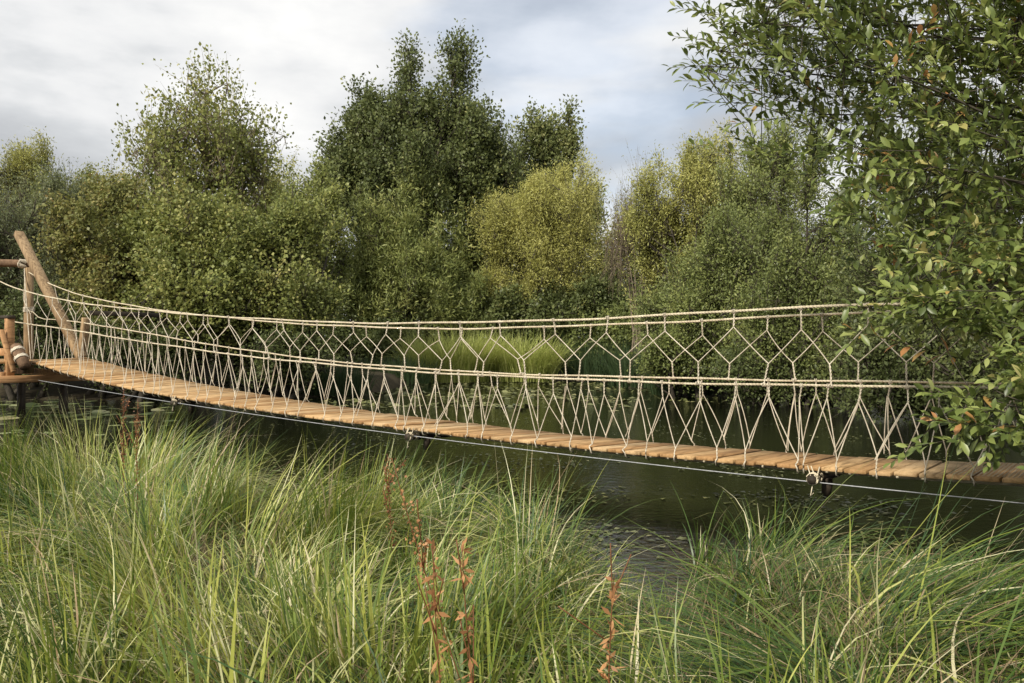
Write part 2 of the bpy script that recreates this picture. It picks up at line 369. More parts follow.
def b(u, D): return (at(u, 0, D)[0], D, gz_s((u - 512) / F * D, D))
TG = 'trees and shrubs along the far bank'
T = make_tree
T('alder_tree', 'tall open-topped alder standing above the left shrubs', 'tree', b(205, 22), [
    (205, 170, 22, 80, 60, 1.6, 520), (208, 108, 22, 46, 50, 1.0, 130), (180, 140, 22, 50, 40, 1.0, 129), (150, 145, 22, 32, 28, 1.0, 50), (258, 150, 22, 30, 45, 1.0, 65), (205, 240, 22, 95, 75, 2.0, 700)],
  G_olive, M_bark2, TG, leaf=(.105, .07), per=15, twig=.9, up=.8, jit=.12, tr=.11, nodes=14, tintspread=(.55, .22))
T('willow_shrub', 'grey-green upright willow at the far left edge behind the log frame', 'shrub', b(35, 20), [
    (20, 265, 20, 90, 85, 2.0, 1200), (50, 220, 20, 50, 35, 1.2, 320), (-60, 250, 20, 70, 90, 2.0, 600)],
  G_grey, M_bark, TG, leaf=(.09, .022), per=34, twig=.9, up=.8, jit=.09, stems=8, nodes=14)
T('willow_shrub', 'yellowing willow top rising behind the far left shrubs', 'shrub', b(10, 27), [
    (5, 185, 27, 48, 42, 1.6, 420), (30, 175, 27, 22, 32, 1.0, 160), (-60, 190, 27, 60, 60, 2.0, 400), (10, 270, 27, 80, 70, 2.0, 500)],
  G_pale, M_bark, TG, leaf=(.10, .035), per=26, twig=1.0, up=.8, stems=7, tintspread=(.4, .2))
T('hazel_shrub', 'rounded olive green shrub between the grey willow and the tall alder', 'shrub', b(120, 19), [
    (115, 245, 19, 55, 55, 1.4, 700), (125, 300, 19, 65, 60, 1.5, 900), (95, 205, 19.5, 35, 30, 1.0, 220)],
  G_brown, M_bark, TG, leaf=(.085, .062), per=24, twig=.6, up=.45, stems=6)
T('hazel_shrub', 'broad leafy shrub with bright round leaves below the tall alder', 'shrub', b(205, 18.2), [
    (205, 290, 18.2, 75, 58, 1.4, 1300), (190, 235, 18.6, 50, 40, 1.2, 420), (250, 240, 18.8, 45, 45, 1.2, 420)],
  G_olive, M_bark, TG, leaf=(.085, .066), per=24, twig=.6, up=.45, stems=7, tintspread=(.55, .24))
T('hazel_shrub', 'olive shrub filling the dip left of the big central tree', 'shrub', b(295, 19.5), [
    (292, 265, 19.5, 52, 75, 1.4, 1000), (305, 205, 21, 28, 35, 1.2, 200), (275, 310, 18.6, 55, 45, 1.3, 650)],
  G_olive, M_bark, TG, leaf=(.085, .06), per=22, twig=.6, up=.5, stems=6)
T('birch_tree', 'feathery pale green tree behind the shrubs right of the tall alder', 'tree', b(275, 30), [
    (275, 215, 30, 55, 55, 2, 500), (130, 210, 30, 55, 50, 2, 500), (290, 280, 30, 60, 55, 2, 400)],
  G_pale, M_bark, TG, leaf=(.10, .05), per=24, twig=.9, up=.7, stems=4, tintspread=(.35, .2))
T('alder_tree', 'large dark alder with twin thin spires in the centre', 'tree', b(420, 33), [
    (415, 175, 34, 92, 68, 3.0, 1700), (408, 72, 34, 12, 38, .6, 75), (458, 66, 34, 20, 38, .8, 110), (432, 122, 34, 70, 32, 1.8, 420), (470, 150, 34, 42, 42, 1.8, 300),
    (420, 255, 34, 100, 85, 3.0, 1700), (350, 165, 34, 28, 55, 1.4, 260), (355, 88, 34, 8, 3, .3, 7), (490, 200, 34, 36, 65, 2.0, 480), (375, 120, 34, 28, 30, 1.2, 150), (330, 200, 34, 22, 45, 1.2, 170), (345, 155, 34, 26, 34, 1.2, 128), (370, 128, 34, 24, 26, 1.2, 110), (480, 135, 34, 26, 32, 1.2, 128), (500, 170, 34, 26, 40, 1.2, 128), (440, 118, 34, 44, 24, 1.4, 129), (395, 118, 34, 36, 24, 1.4, 128), (465, 165, 34, 40, 40, 1.4, 129)],
  G_dark, M_bark, TG, leaf=(.15, .095), per=19, twig=.9, up=.6, jit=.15, tr=.16, nodes=12, tops=[(408, 48, 34), (458, 40, 34), (350, 130, 34), (485, 150, 34)])
T('willow_tree', 'long-leaved willow in front of the big dark alder', 'tree', b(400, 31.5), [
    (408, 262, 31.2, 66, 68, 1.4, 1200), (375, 290, 31, 60, 42, 1.4, 650), (440, 295, 31.2, 42, 38, 1.4, 420), (420, 210, 31.5, 28, 30, 1.0, 150)],
  G_mid, M_bark, TG, leaf=(.20, .042), per=26, twig=.9, up=.62, stems=6, tintspread=(.55, .22), jit=.12)
T('alder_tree', 'mid green alder standing right of and behind the big central tree', 'tree', b(560, 40), [
    (555, 172, 40, 38, 48, 2.0, 420), (545, 140, 40, 24, 18, 1.2, 90), (590, 200, 40, 12, 20, 1, 40), (515, 180, 40, 28, 55, 2, 350), (560, 250, 40, 55, 60, 2.5, 600)],
  G_dark, M_bark, TG, leaf=(.17, .11), per=20, twig=1.1, up=.6, jit=.18, tr=.2, tintspread=(.65, .2))
T('golden_willow', 'golden yellow willow glowing right of the dark central tree', 'tree', b(535, 32.5), [
    (516, 225, 31.8, 44, 40, 1.4, 700), (562, 210, 31.8, 50, 56, 1.4, 720), (545, 268, 31.6, 66, 44, 1.4, 900)],
  G_gold, M_bark, TG, leaf=(.12, .03), per=34, twig=.8, up=.55, jit=.13, stems=5)
T('dogwood_shrub', 'low dark green shrub below the golden willow', 'shrub', b(560, 31), [
    (570, 315, 31, 58, 28, 1.2, 800), (615, 295, 31, 24, 36, 1.2, 260), (505, 318, 31.2, 42, 24, 1.0, 450), (455, 318, 31.4, 45, 24, 1.0, 380), (540, 325, 31.2, 80, 18, .8, 420)],
  G_dark, M_bark, TG, leaf=(.13, .085), per=20, twig=.7, up=.45, stems=6)
T('twiggy_shrub', 'thin nearly leafless brown shrub beside the gap of sky', 'shrub', b(640, 27), [
    (635, 240, 27, 24, 62, 1.0, 420), (655, 260, 27, 30, 60, 1.0, 350)],
  G_brown, M_bark2, TG, leaf=(.07, .03), per=7, twig=1.9, up=.93, stems=14, jit=.06, nodes=6, tintspread=(.55, .2))
T('willow_tree', 'pale yellow-green willow rising right of the gap of sky', 'tree', b(690, 25), [
    (688, 205, 25, 50, 62, 1.6, 700), (725, 195, 25, 52, 52, 1.6, 560), (665, 235, 25, 30, 50, 1.2, 380), (700, 280, 25, 55, 55, 1.6, 600)],
  G_pale, M_bark, TG, leaf=(.10, .034), per=30, twig=.8, up=.72, stems=7, tintspread=(.4, .2))
T('sallow_shrub', 'olive shrub mass right of centre behind the hand ropes', 'shrub', b(720, 19.5), [
    (725, 265, 19.5, 55, 60, 1.3, 850), (730, 320, 19, 75, 52, 1.3, 1000), (665, 320, 20.5, 40, 42, 1.2, 420)],
  G_mid, M_bark, TG, leaf=(.075, .036), per=26, twig=.6, up=.5, stems=7, tintspread=(.45, .22))
T('sallow_shrub', 'taller olive shrub partly hidden by the overhanging branches', 'shrub', b(820, 17), [
    (815, 240, 17, 70, 80, 1.4, 1000), (820, 330, 16.5, 80, 60, 1.3, 1100), (800, 160, 17.5, 45, 40, 1.2, 250)],
  G_mid, M_bark, TG, leaf=(.07, .034), per=26, twig=.55, up=.5, stems=7, tintspread=(.42, .2))
T('sallow_shrub', 'dark shrub at the right edge behind the overhanging tree', 'shrub', b(965, 13.5), [
    (960, 290, 13.5, 110, 95, 1.3, 1300), (950, 390, 12.8, 120, 55, 1.1, 900), (960, 170, 13.8, 100, 70, 1.3, 700)],
  G_dark, M_bark, TG, leaf=(.075, .04), per=24, twig=.5, up=.45, stems=8, tintspread=(.5, .2))
T('willow_tree', 'green willow joining the grey willow to the tall alder, far left', 'tree', b(90, 25), [
    (85, 215, 25, 50, 48, 1.6, 500), (70, 260, 24, 60, 50, 1.6, 450)], G_olive, M_bark, TG, leaf=(.10, .045), per=22, twig=.9, up=.75, stems=6)
T('birch_tree', 'slim bright green tree filling the gap left of the big central tree', 'tree', b(300, 29), [
    (305, 205, 29, 32, 42, 1.4, 330), (285, 240, 29, 50, 50, 1.5, 400)], G_mid, M_bark, TG, leaf=(.12, .06), per=20, twig=.9, up=.72, stems=3)
T('willow_tree', 'green willow standing behind the pale willow near the overhanging branches', 'tree', b(770, 23), [
    (770, 195, 23, 52, 55, 1.5, 620), (780, 270, 23, 60, 55, 1.5, 500)], G_mid, M_bark, TG, leaf=(.09, .04), per=24, twig=.8, up=.7, stems=6, tintspread=(.55, .2))
# low growth over the water line
low = [(20, 335, 18, 75, 38, 'low dark bush behind the log frame at the water line'), (150, 350, 17.8, 65, 30, 'low dark bush over the water left of centre'),
       (270, 352, 18.3, 60, 26, 'low bush over the water under the olive shrub'), (372, 335, 30, 55, 26, 'low bush at the waterline left of the bright sedge'),
       (610, 335, 30, 50, 28, 'low bush at the waterline right of the bright sedge'), (680, 355, 18.8, 45, 22, 'low bush over the water below the pale willow'),
       (790, 375, 16.2, 65, 26, 'low dark bush over the water behind the bridge')]
for (u, v, D, ru, rv, lab) in low:
    T('bankside_bush', lab, 'bush', b(u, D + .4), [(u, v, D, ru, rv, 1.0, 620)], G_dark if u < 400 or u > 750 else G_mid, M_bark, TG,
      leaf=(.0042 * D, .0025 * D), per=22, twig=.5, up=.3, stems=6, nodes=12, tintspread=(.4, .2))
# far wood closing the view
wood_mb = MB()
for k in range(46):
    u = -250 + k * 32 + rng.uniform(-10, 10); D = rng.uniform(46, 56)
    if 585 < u < 640: h = 215
    else: h = rng.uniform(215, 250)
    P = ellip(2800, at(u, (h + 356) / 2, D), (2.0, 1.9, (356 - h) / 2 / F * D), .5)
    leaves(wood_mb, P, rng.normal(size=P.shape), rng.normal(size=P.shape) + [0, -.4, .7], .30, .17, np.clip(rng.normal(rng.uniform(.3, .6), .15, len(P)), 0, 1))
tag(wood_mb.build('far_woods', G_mid), 'far line of woodland closing the view between the nearer trees', 'woodland', kind='stuff')

# ------------------------------------------------------------------ overhanging tree at the right, close to the camera
G_near = leaf_mat('glossy_sallow_leaves', [(0, (0.06, 0.085, 0.025)), (.45, (0.15, 0.20, 0.055)), (.8, (0.29, 0.34, 0.10)), (.93, (0.40, 0.43, 0.17)), (.955, (0.46, 0.33, 0.10)), (1, (0.46, 0.22, 0.09))], trans=.32, rough=.40, spec=.5, vary=.0)
def edge_left(v): return np.interp(v, [-250, -60, 0, 30, 60, 90, 110, 135, 160, 200, 250, 290, 320, 345, 370, 400, 440, 480, 500], [640, 690, 698, 696, 700, 712, 745, 755, 800, 800, 860, 868, 890, 945, 965, 975, 962, 980, 1020])
def near_tree():
    root = empty('overhanging_sallow', 'glossy-leaved tree leaning in from the right with orange-tipped leaves over the bridge', 'tree')
    base = np.array([4.7, 4.3, gz_s(4.7, 4.3)])
    pts = []
    while len(pts) < 3900:
        u = rng.uniform(640, 1500); v = rng.uniform(-420, 500); D = rng.uniform(3.8, 7.8)
        if v > 360: D = rng.uniform(3.4, 4.3)
        if 250 < v <= 360: D = rng.uniform(3.6, 5.5)
        if u < edge_left(v) + 36 + abs(rng.normal()) * 25: continue
        p = at(u, v, D)
        if p[0] > 6.5 or p[2] > 5.2 or p[2] < .25: continue
        if u < 1060 and v > 398: continue
        pts.append(p)
    # a few sprays that reach out of the outline
    sprays = [(702, 12, 5.4), (704, 40, 5.4), (700, 65, 5.3), (715, 85, 5.2), (735, 30, 5.5), (745, 60, 5.5), (740, 100, 5.0), (760, 120, 5.0), (775, 95, 5.2), (780, 150, 5.0), (765, 45, 5.0), (720, 55, 5.6),
              (745, 142, 5.2), (820, 175, 4.6), (845, 215, 4.4), (880, 232, 4.2), (905, 240, 4.0), (885, 312, 3.9), (905, 300, 3.9), (925, 308, 3.9), (900, 325, 4.0), (950, 395, 3.7), (965, 425, 3.7), (960, 440, 3.7), (1015, 432, 3.6), (985, 430, 3.7), (1000, 410, 3.8), (1010, 380, 3.8)]
    sp = np.array([at(*s) for s in sprays]); pts = np.concatenate([np.array(pts), sp, sp + rng.normal(size=sp.shape) * .07])
    n = len(pts)
    mb = MB()
    tp = np.array([[4.5, 4.5, 3.0], [4.9, 5.2, 4.2], [4.3, 5.6, 3.2], [5.2, 4.0, 3.6], [3.9, 4.6, 1.6]])
    sbm = np.repeat(base[None], 5, 0) + rng.normal(size=(5, 3)) * [[.15, .15, 0]]
    SP = bez(sbm, (sbm + tp) / 2 + [.2, 0, .1], tp, 12); tubes(mb, SP, np.linspace(.09, .02, 12)[None].repeat(5, 0), 8)
    K = 190; nodesP = pts[rng.permutation(n)[:K]]
    flat = SP[:, 3:].reshape(-1, 3); dd = np.linalg.norm(flat[None, :, :2] - nodesP[:, None, :2], axis=-1)
    st = flat[np.argmin(np.abs(flat[None, :, 2] - (nodesP[:, 2:3] - dd * .25)) + dd * .6, 1)]
    mid = (st + nodesP) / 2; mid[:, 2] += .10 * np.linalg.norm(nodesP - st, axis=1)
    LP = bez(st, mid + rng.normal(size=mid.shape) * .06, nodesP, 9); tubes(mb, LP, np.linspace(.013, .003, 9)[None].repeat(K, 0), 6, caps=False)
    lf = LP[:, 2:].reshape(-1, 3); st = np.empty_like(pts)
    for a in range(0, n, 300): st[a:a + 300] = lf[np.argmin(((pts[a:a + 300, None] - lf[None]) ** 2).sum(-1), 1)]
    outw = norm(pts - np.array([4.6, 5.0, 1.2])); tdir = norm(outw * .9 + rng.normal(size=pts.shape) * .38 + [-.15, -.1, .05])
    tl = (.30 + .28 * rng.random(n))[:, None]; s2 = pts - tdir * tl * .5; e2 = pts + tdir * tl * .5
    TP = np.concatenate([bez(st, (st + s2) / 2 + [0, 0, -.03], s2, 4)[:, :-1], bez(s2, pts + rng.normal(size=pts.shape) * .012, e2, 5)], 1)
    tubes(mb, TP, np.linspace(.0032, .0011, TP.shape[1])[None].repeat(n, 0), 4, caps=False)
    mb.build('trunk', M_bark, root, smooth=True)
    per = 23
    s = (np.arange(per) + .5) / per; A = bez(s2, pts, e2, per)
    # alternate leaves round the twig, a whorl at the tip
    ref = norm(np.cross(tdir, rng.normal(size=tdir.shape))); ref2 = np.cross(tdir, ref)
    ph = np.arange(per) * 2.4; rad = np.cos(ph)[None, :, None] * ref[:, None] + np.sin(ph)[None, :, None] * ref2[:, None]
    sz0 = None; Dv = norm(tdir[:, None] * (.55 + .5 * s[None, :, None]) + rad * (1.05 - .5 * s[None, :, None]) + [0, 0, .12] + rng.normal(size=(n, per, 3)) * .30)
    Nn = np.array([-.1, -.25, 1.0]) + rng.normal(size=(n, per, 3)) * .35 + tdir[:, None] * .3
    sz = (.55 + .6 * rng.random((n, per))) * (1.0 - .25 * s[None])
    t = np.clip(rng.normal(.50, .15, (n, 1)) + rng.normal(0, .17, (n, per)), 0.02, .94)
    orange = rng.random((n, 1)) < .05
    t = np.where((orange & (rng.random((n, per)) < .4)) | (rng.random((n, per)) < .003), rng.uniform(.955, 1, (n, per)), t)
    P = A + rad * .004
    cr = MB(); leaves(cr, P.reshape(-1, 3), Dv.reshape(-1, 3), Nn.reshape(-1, 3), .092 * sz.ravel(), .036 * sz.ravel(), t.ravel(), fine=True)
    cr.build('crown', G_near, root)
    place(root, base)
near_tree()

# ------------------------------------------------------------------ ROPE BRIDGE
def on_plane(u, v, off):
    d = np.array([(u - 512) / F, 1.0, (HOR - v) / F]); D = (D0 + off) / (ndir[0] * d[0] + ndir[1] * d[1])
    return np.array([d[0] * D, D, EYE + d[2] * D])
def t_of(p): return float(p @ ldir)
def curve(meas, off, deg):
    P = np.array([on_plane(u, v, off) for u, v in meas]); t = P @ ldir; z = P[:, 2]
    c = np.polyfit(t, z, deg); lo, hi = t.min(), t.max()
    def f(x):
        x = np.asarray(x, float); y = np.polyval(c, np.clip(x, lo, hi))
        dlo = np.polyval(np.polyder(c), lo)
        return y + np.where(x < lo, (x - lo) * dlo + (x - lo) ** 2 * .006, 0)
    return f
deckN = curve([(35, 362), (70, 371), (105, 381), (169, 395.5), (211, 402.5), (299, 413.5), (368, 420.5), (426, 428), (514, 438.5), (580, 444.5), (637, 452), (733, 460), (798, 465.5), (885, 471.5), (956, 474.5), (1024, 478)], 0, 4)
deckF = curve([(84, 357), (140, 372), (193, 382.6), (246, 391), (299, 400), (339, 408), (397, 415.5), (456, 422), (514, 428.5), (580, 435), (637, 441), (733, 449), (780, 452), (868, 457.6), (938, 461), (1024, 464)], BW, 4)
handN = curve([(0, 281.5), (23, 290), (53, 298), (79, 302.6), (105, 306), (130, 309), (200, 314.5), (280, 320), (360, 322.5), (440, 323.4), (500, 322), (580, 319), (637, 316.5), (733, 311), (800, 307.5), (868, 305), (955, 302), (1024, 300)], 0, 5)
handF = curve([(25, 270), (40, 279), (68, 291), (101, 300), (130, 305), (200, 314), (280, 323.5), (360, 327), (440, 328), (500, 327.5), (580, 326), (637, 323.5), (733, 318), (800, 316), (868, 313.5), (955, 311), (1024, 309)], BW, 5)
midN = curve([(14, 322), (50, 327), (80, 331), (120, 338), (200, 350), (280, 361.5), (360, 367), (440, 371), (514, 376), (580, 379), (637, 382), (733, 385), (800, 386.5), (868, 387), (955, 387.5), (1024, 387.5)], 0, 4)
midF = curve([(44, 320), (80, 321), (105, 325), (130, 331), (200, 344), (280, 356.8), (360, 363), (440, 367.5), (514, 372), (580, 375), (637, 378), (733, 381), (800, 382.5), (868, 383), (955, 382.5), (1024, 382)], BW, 4)
tE = t_of(on_plane(25, 356, 0))                 # far (left) end of the deck
t955 = t_of(on_plane(955, 302, 0)); PI_ = 0.506
tR = t955 - 3.2
def P3(t, off, z): return ldir * t + ndir * (D0 + off) + UPV * z
bridge = empty('rope_bridge', 'sagging rope bridge with pale larch planks and knotted rope netting crossing the pond', 'bridge')

# deck
mb = MB(); pitch = .148
ts = np.arange(tR, tE, pitch)
for k, t in enumerate(ts):
    tn = t + pitch / 2; hw = pitch / 2 - rng.uniform(.006, .010); jz = rng.normal() * .0025; je = rng.normal() * .006
    a0 = rng.normal() * .006
    zN = float(deckN(tn)); zF = float(deckF(tn)); 
    slope = float(deckN(tn + .05) - deckN(tn - .05)) / .1
    ax = norm(ldir + UPV * slope + ndir * a0) * hw
    lo = P3(tn, -.03 + je, zN + jz); hi = P3(tn + a0, BW + .03 + rng.normal() * .012, zF + jz)
    ay = (hi - lo) / 2; az = norm(np.cross(ax, ay)); az = az * np.sign(az[2]) * .013
    box(mb, (lo + hi) / 2 - az, ax, ay, az, tint=float(np.clip(rng.normal(.5, .42), 0, 1)))
bevel(mb.build('deck', M_plank, bridge), .003)
# carrying ropes hidden under the planks + bearer strips
def rope3(mb, pts, r, lay=.075, sides=6, strands=3):
    """a laid rope: three strands round a centre line"""
    pts = np.asarray(pts, float); seg = np.linalg.norm(np.diff(pts, axis=0), axis=1); s = np.concatenate([[0], np.cumsum(seg)])
    n = max(8, int(s[-1] / lay * 9)); q = np.linspace(0, s[-1], n)
    P = np.stack([np.interp(q, s, pts[:, i]) for i in range(3)], -1)
    T = norm(np.gradient(P, axis=0)); A = norm(np.cross(T, [0.02, 0.05, 1.0] if abs(T[n // 2, 2]) < .8 else [1.0, .1, 0])); B = np.cross(T, A)
    out = []
    for k in range(strands):
        a = q / lay * 2 * math.pi + k * 2 * math.pi / strands
        out.append(P + r * .5 * (np.cos(a)[:, None] * A + np.sin(a)[:, None] * B))
    tubes(mb, np.array(out), r * .56, sides)
tt = np.linspace(tR, tE, 160)
for off, fz in ((.14, deckN), (BW - .14, deckF)):
    mb = MB(); tube(mb, np.array([P3(t, off, float(fz(t)) - .050) for t in tt]), .014, 6); mb.build('bearer_rope', M_rope, bridge, smooth=True)
# hand ropes and middle ropes
tLN = t_of(on_plane(-42, 262, 0)); PNW = on_plane(-42, 262, 0)
tLF = t_of(on_plane(25, 270, BW))
def wob(t, s, a=.004): return a * math.sin(t * 2.3 + s) + a * .6 * math.sin(t * 5.1 + s * 2)
def line_pts(f, off, t0, t1, s, n=170): return [P3(t, off + wob(t, s, .006), float(f(t)) + wob(t, s + 2)) for t in np.linspace(t0, t1, n)]
tN0 = t_of(on_plane(0, 281.5, 0))
pn = line_pts(handN, 0, tR, tN0, 1)
pn = pn + [pn[-1] * (1 - a) + PNW * a + np.array([0, 0, -.05 * math.sin(a * math.pi)]) for a in (.25, .5, .75, 1)]
rope3(q := MB(), pn, .0095); q.build('hand_rope', M_rope, bridge, smooth=True)
rope3(q := MB(), line_pts(handF, BW, tR, tLF, 2), .0095); q.build('hand_rope', M_rope, bridge, smooth=True)
tMN = t_of(on_plane(14, 322, 0)); tMF = t_of(on_plane(44, 320, BW))
rope3(q := MB(), line_pts(midN, 0, tR, tMN, 3), .0085); q.build('middle_rope', M_rope, bridge, smooth=True)
pf = line_pts(midF, BW, tR, tMF, 4); pf += [on_plane(38, 317, BW), on_plane(33, 312, BW), on_plane(27, 310, BW)]
rope3(q := MB(), pf, .0085); q.build('middle_rope', M_rope, bridge, smooth=True)

def thin(mb, a, b_, r=.0042, sag=.006):
    a = np.asarray(a); b_ = np.asarray(b_); m = (a + b_) / 2 + rng.normal(size=3) * sag
    tubes(mb, bez(a[None], m[None], b_[None], 6), r, 5, caps=False)
def twist(mb, a, b_, r=.0068):
    m = (np.asarray(a) + np.asarray(b_)) / 2 + rng.normal(size=3) * .003
    rope3(mb, bez(np.asarray(a)[None], m[None], np.asarray(b_)[None], 7)[0], r, lay=.05, sides=5, strands=2)
def knot(mb, p, axis, r=.017, turns=2.5, w=.026, rr=.0036):
    axis = norm(np.asarray(axis, float)); A = norm(np.cross(axis, [.1, .2, 1.0])); B = np.cross(axis, A)
    a = np.linspace(0, turns * 2 * math.pi, int(turns * 9)); s = np.linspace(-w / 2, w / 2, len(a))
    tube(mb, np.asarray(p) + axis * s[:, None] + r * (np.cos(a)[:, None] * A + np.sin(a)[:, None] * B), rr, 5)
def extend(us, off):
    t = sorted(t_of(on_plane(u, 340, off)) for u in us)
    a, d = t[-1], (t[-1] - t[0]) / (len(t) - 1)
    return [t[0] - d * k for k in range(7, 0, -1)] + t + [a + d * k for k in range(1, 14)]
def netting(off, fh, fm, fd, us, t_hi_top, t_hi):
    up, lw = MB(), MB()
    # upper net: hexagons hung from the hand rope
    n0 = int((t_hi_top - t955) / PI_) + 1
    tops = extend(us, off)
    tops = [t for t in tops if t < t_hi_top]
    H = []; B_ = []
    for t in tops:
        z = float(fh(t)); g = float(fh(t) - fm(t)); a = P3(t, off, z); e = P3(t + rng.normal() * .012, off + rng.normal() * .01, z - g * rng.uniform(.21, .29))
        twist(up, a, e); knot(up, a, ldir, .0135, 2.6); H.append(e)
    for k in range(len(tops) - 1):
        t = (tops[k] + tops[k + 1]) / 2 + rng.normal() * .012; z = float(fm(t)); g = float(fh(t) - fm(t))
        e = P3(t + rng.normal() * .01, off + rng.normal() * .01, z + g * rng.uniform(.24, .33)); a = P3(t + rng.normal() * .015, off, z)
        twist(up, e, a); knot(up, a, ldir, .0125, 2.6)
        thin(up, H[k], e, .0042, .011); thin(up, H[k + 1], e, .0042, .011)
    # lower net: tall V shapes tied round the planks
    hp = PI_ / 2; n1 = int((t_hi - t955) / hp) + 1
    full = extend(us, off); st = []
    for k in range(len(full) - 1): st += [full[k] + .03 + rng.normal() * .02, (full[k] + full[k + 1]) / 2 + rng.normal() * .03]
    st = [t for t in st if t < t_hi]
    S_ = []; 
    for t in st:
        z = float(fm(t)); g = float(fm(t) - fd(t)); a = P3(t, off, z); e = P3(t + rng.normal() * .012, off, z - g * rng.uniform(.14, .24))
        twist(lw, a, e, .006); knot(lw, a, ldir, .0125, 2.2); S_.append(e)
    side = -.034 if off < .1 else BW * 0 + .034
    for k in range(len(st) - 1):
        t = (st[k] + st[k + 1]) / 2 + rng.normal() * .04; z = float(fd(t)); g = float(fm(t) - fd(t))
        j = P3(t, off + side * .6, z + g * rng.uniform(.03, .17))
        end = P3(t + rng.normal() * .01, off + side * 1.3, z + .004)
        thin(lw, S_[k], j, .0041, .010); thin(lw, S_[k + 1], j, .0041, .010)
        if rng.random() < .3: thin(lw, S_[k] + rng.normal(size=3) * .006, j + ldir * rng.uniform(-.05, .05) - UPV * .02, .0038, .014)
        twist(lw, j, end, .0055)
        # loop round the plank edge
        lp = [end, P3(t, off + side * 1.35, z - .02), P3(t, off + side * 1.1, z - .045), P3(t, off - side * .5, z - .06)]
        tube(lw, lp, .005, 5)
    up.build('upper_netting', M_rope2, bridge, smooth=True); lw.build('lower_netting', M_rope2, bridge, smooth=True)
netting(0, handN, midN, deckN, [955, 868, 801, 734, 665, 608, 553.5, 499.5, 460, 419, 388, 353.5, 317, 282], tN0 + .2, tMN - .05)
netting(BW, handF, midF, deckF, [973, 893, 821.7, 768, 702, 647, 591, 544, 493, 462, 438, 401, 366, 334, 303], tLF - .3, tLF - .1)

# steel cable under the near edge
cab = curve([(40, 380), (90, 389), (170, 402), (300, 420), (400, 433), (500, 446), (600, 458), (720, 472), (810, 483), (900, 491), (1010, 499)], 0, 3)
t40 = t_of(on_plane(40, 380, 0))
for off, dz in ((-.02, 0),):
    mb = MB(); tube(mb, [P3(t, off, float(cab(t)) + dz) for t in np.linspace(tR, t40, 120)], .0038, 6); mb.build('steel_cable', M_steel, bridge, smooth=True)
# cross logs lashed under the deck, ends showing below the near edge
for (u, v) in ((815, 470), (413, 424), (178, 396)):
    p = on_plane(u, v, 0); t = t_of(p); zN = float(deckN(t)) - .07; zF = float(deckF(t)) - .07
    mb = MB(); a = P3(t, -.085, zN - .015); c = P3(t, BW + .1, zF - .015)
    tube(mb, [a + (c - a) * s + UPV * rng.normal() * .002 for s in np.linspace(0, 1, 7)], .030, 12)
    lg = mb.build('cross_log', M_dark, bridge, smooth=False)
    mb = MB()
    for k, (o2, tu) in enumerate(((-.05, 6), (.03, 4))):
        knot(mb, P3(t, o2, zN - .01), ndir, .039, tu, .035, .0045)
    for k in range(3): thin(mb, P3(t + rng.uniform(-.05, .05), -.04, zN + .072), P3(t + rng.uniform(-.04, .04), -.075, zN - .03), .0045, .01)
    tube(mb, [P3(t, -.06, zN - .05), P3(t + .01, -.07, zN - .12), P3(t - .01, -.065, zN - .10)], .003, 6)
    mb.build('rope_lashing', M_rope, lg, smooth=True)
    mb = MB(); h1 = P3(t - .03, .16, zN - .03); tube(mb, [h1, h1 - UPV * .05, h1 - UPV * .12 + ldir * .01], [.035, .035, .03], 10); mb.build('hanging_block', M_dark, lg)
# anti-slip wire netting stapled over the planks at the right
mb = MB()
t_m1 = t_of(on_plane(948, 470, 0))
for k in range(int((t_m1 - tR) / .026)):
    t = t_m1 - k * .026
    for s in (-1, 1):
        o = np.linspace(0.0, BW, 34); tz = .006 * s * np.sign(np.sin(np.arange(34) * math.pi + .5))
        P = [P3(t + dz_, oo, float(deckN(t)) + (float(deckF(t)) - float(deckN(t))) * oo / BW + .006) for oo, dz_ in zip(o, tz)]
        tubes(mb, np.array(P)[None], .0008, 3, caps=False)
mb.build('grip_mesh', M_rope, bridge)
place(bridge, P3((tR + tE) / 2, BW / 2, 0))

# ------------------------------------------------------------------ landing platform and frames at the left end
zE = float(deckN(tE)) - .0
plat = empty('landing_platform', 'low timber landing platform at the left end of the rope bridge', 'platform')
mb = MB()
for k in range(22):
    t = tE + .02 + k * .15
    box(mb, P3(t + .07, BW / 2 - .1, zE - .02), ldir * .069, ndir * .75, UPV * .018, tint=float(rng.random()))
bevel(mb.build('boards', M_plank, plat), .003)
def beam(name, a, c, w, h, mat, parent, tint=0.0):
    a = np.asarray(a); c = np.asarray(c); d = norm(c - a); s = norm(np.cross(d, UPV if abs(d[2]) < .9 else ldir)); u_ = np.cross(s, d)
    m = MB(); box(m, (a + c) / 2, (c - a) / 2, s * w / 2, u_ * h / 2, tint); return bevel(m.build(name, mat, parent), .006)
bz = EYE + (HOR - 380) / F * 12.4
beam('beam', P3(tE - .10, -.42, bz), P3(tE - .10, BW + .25, bz), .09, .11, M_beam, plat)
beam('beam', P3(tE + .0, -.30, bz + .055), P3(tE + 3.2, -.30, bz + .055), .08, .11, M_beam, plat)
beam('beam', P3(tE + .0, BW + .2, bz + .05), P3(tE + 3.2, BW + .2, bz + .05), .08, .11, M_beam, plat)
for (dt_, of) in ((.9, -.2), (.9, BW + .12), (2.6, -.2), (2.6, BW + .12)):
    m = MB(); c0 = P3(tE + dt_, of, bz - .04); tube(m, [c0, c0 * [1, 1, 0] - UPV * .5], .07, 10); m.build('pile', M_dark, plat)
p1 = P3(tE + .03, -.22, 0)
beam('post', on_plane(9.5, 377, -.22), on_plane(9.5, 318, -.22), .11, .11, M_beam, plat)
beam('post', on_plane(81.5, 360, BW + .04), on_plane(86, 318, BW + .04), .11, .10, M_post, plat)
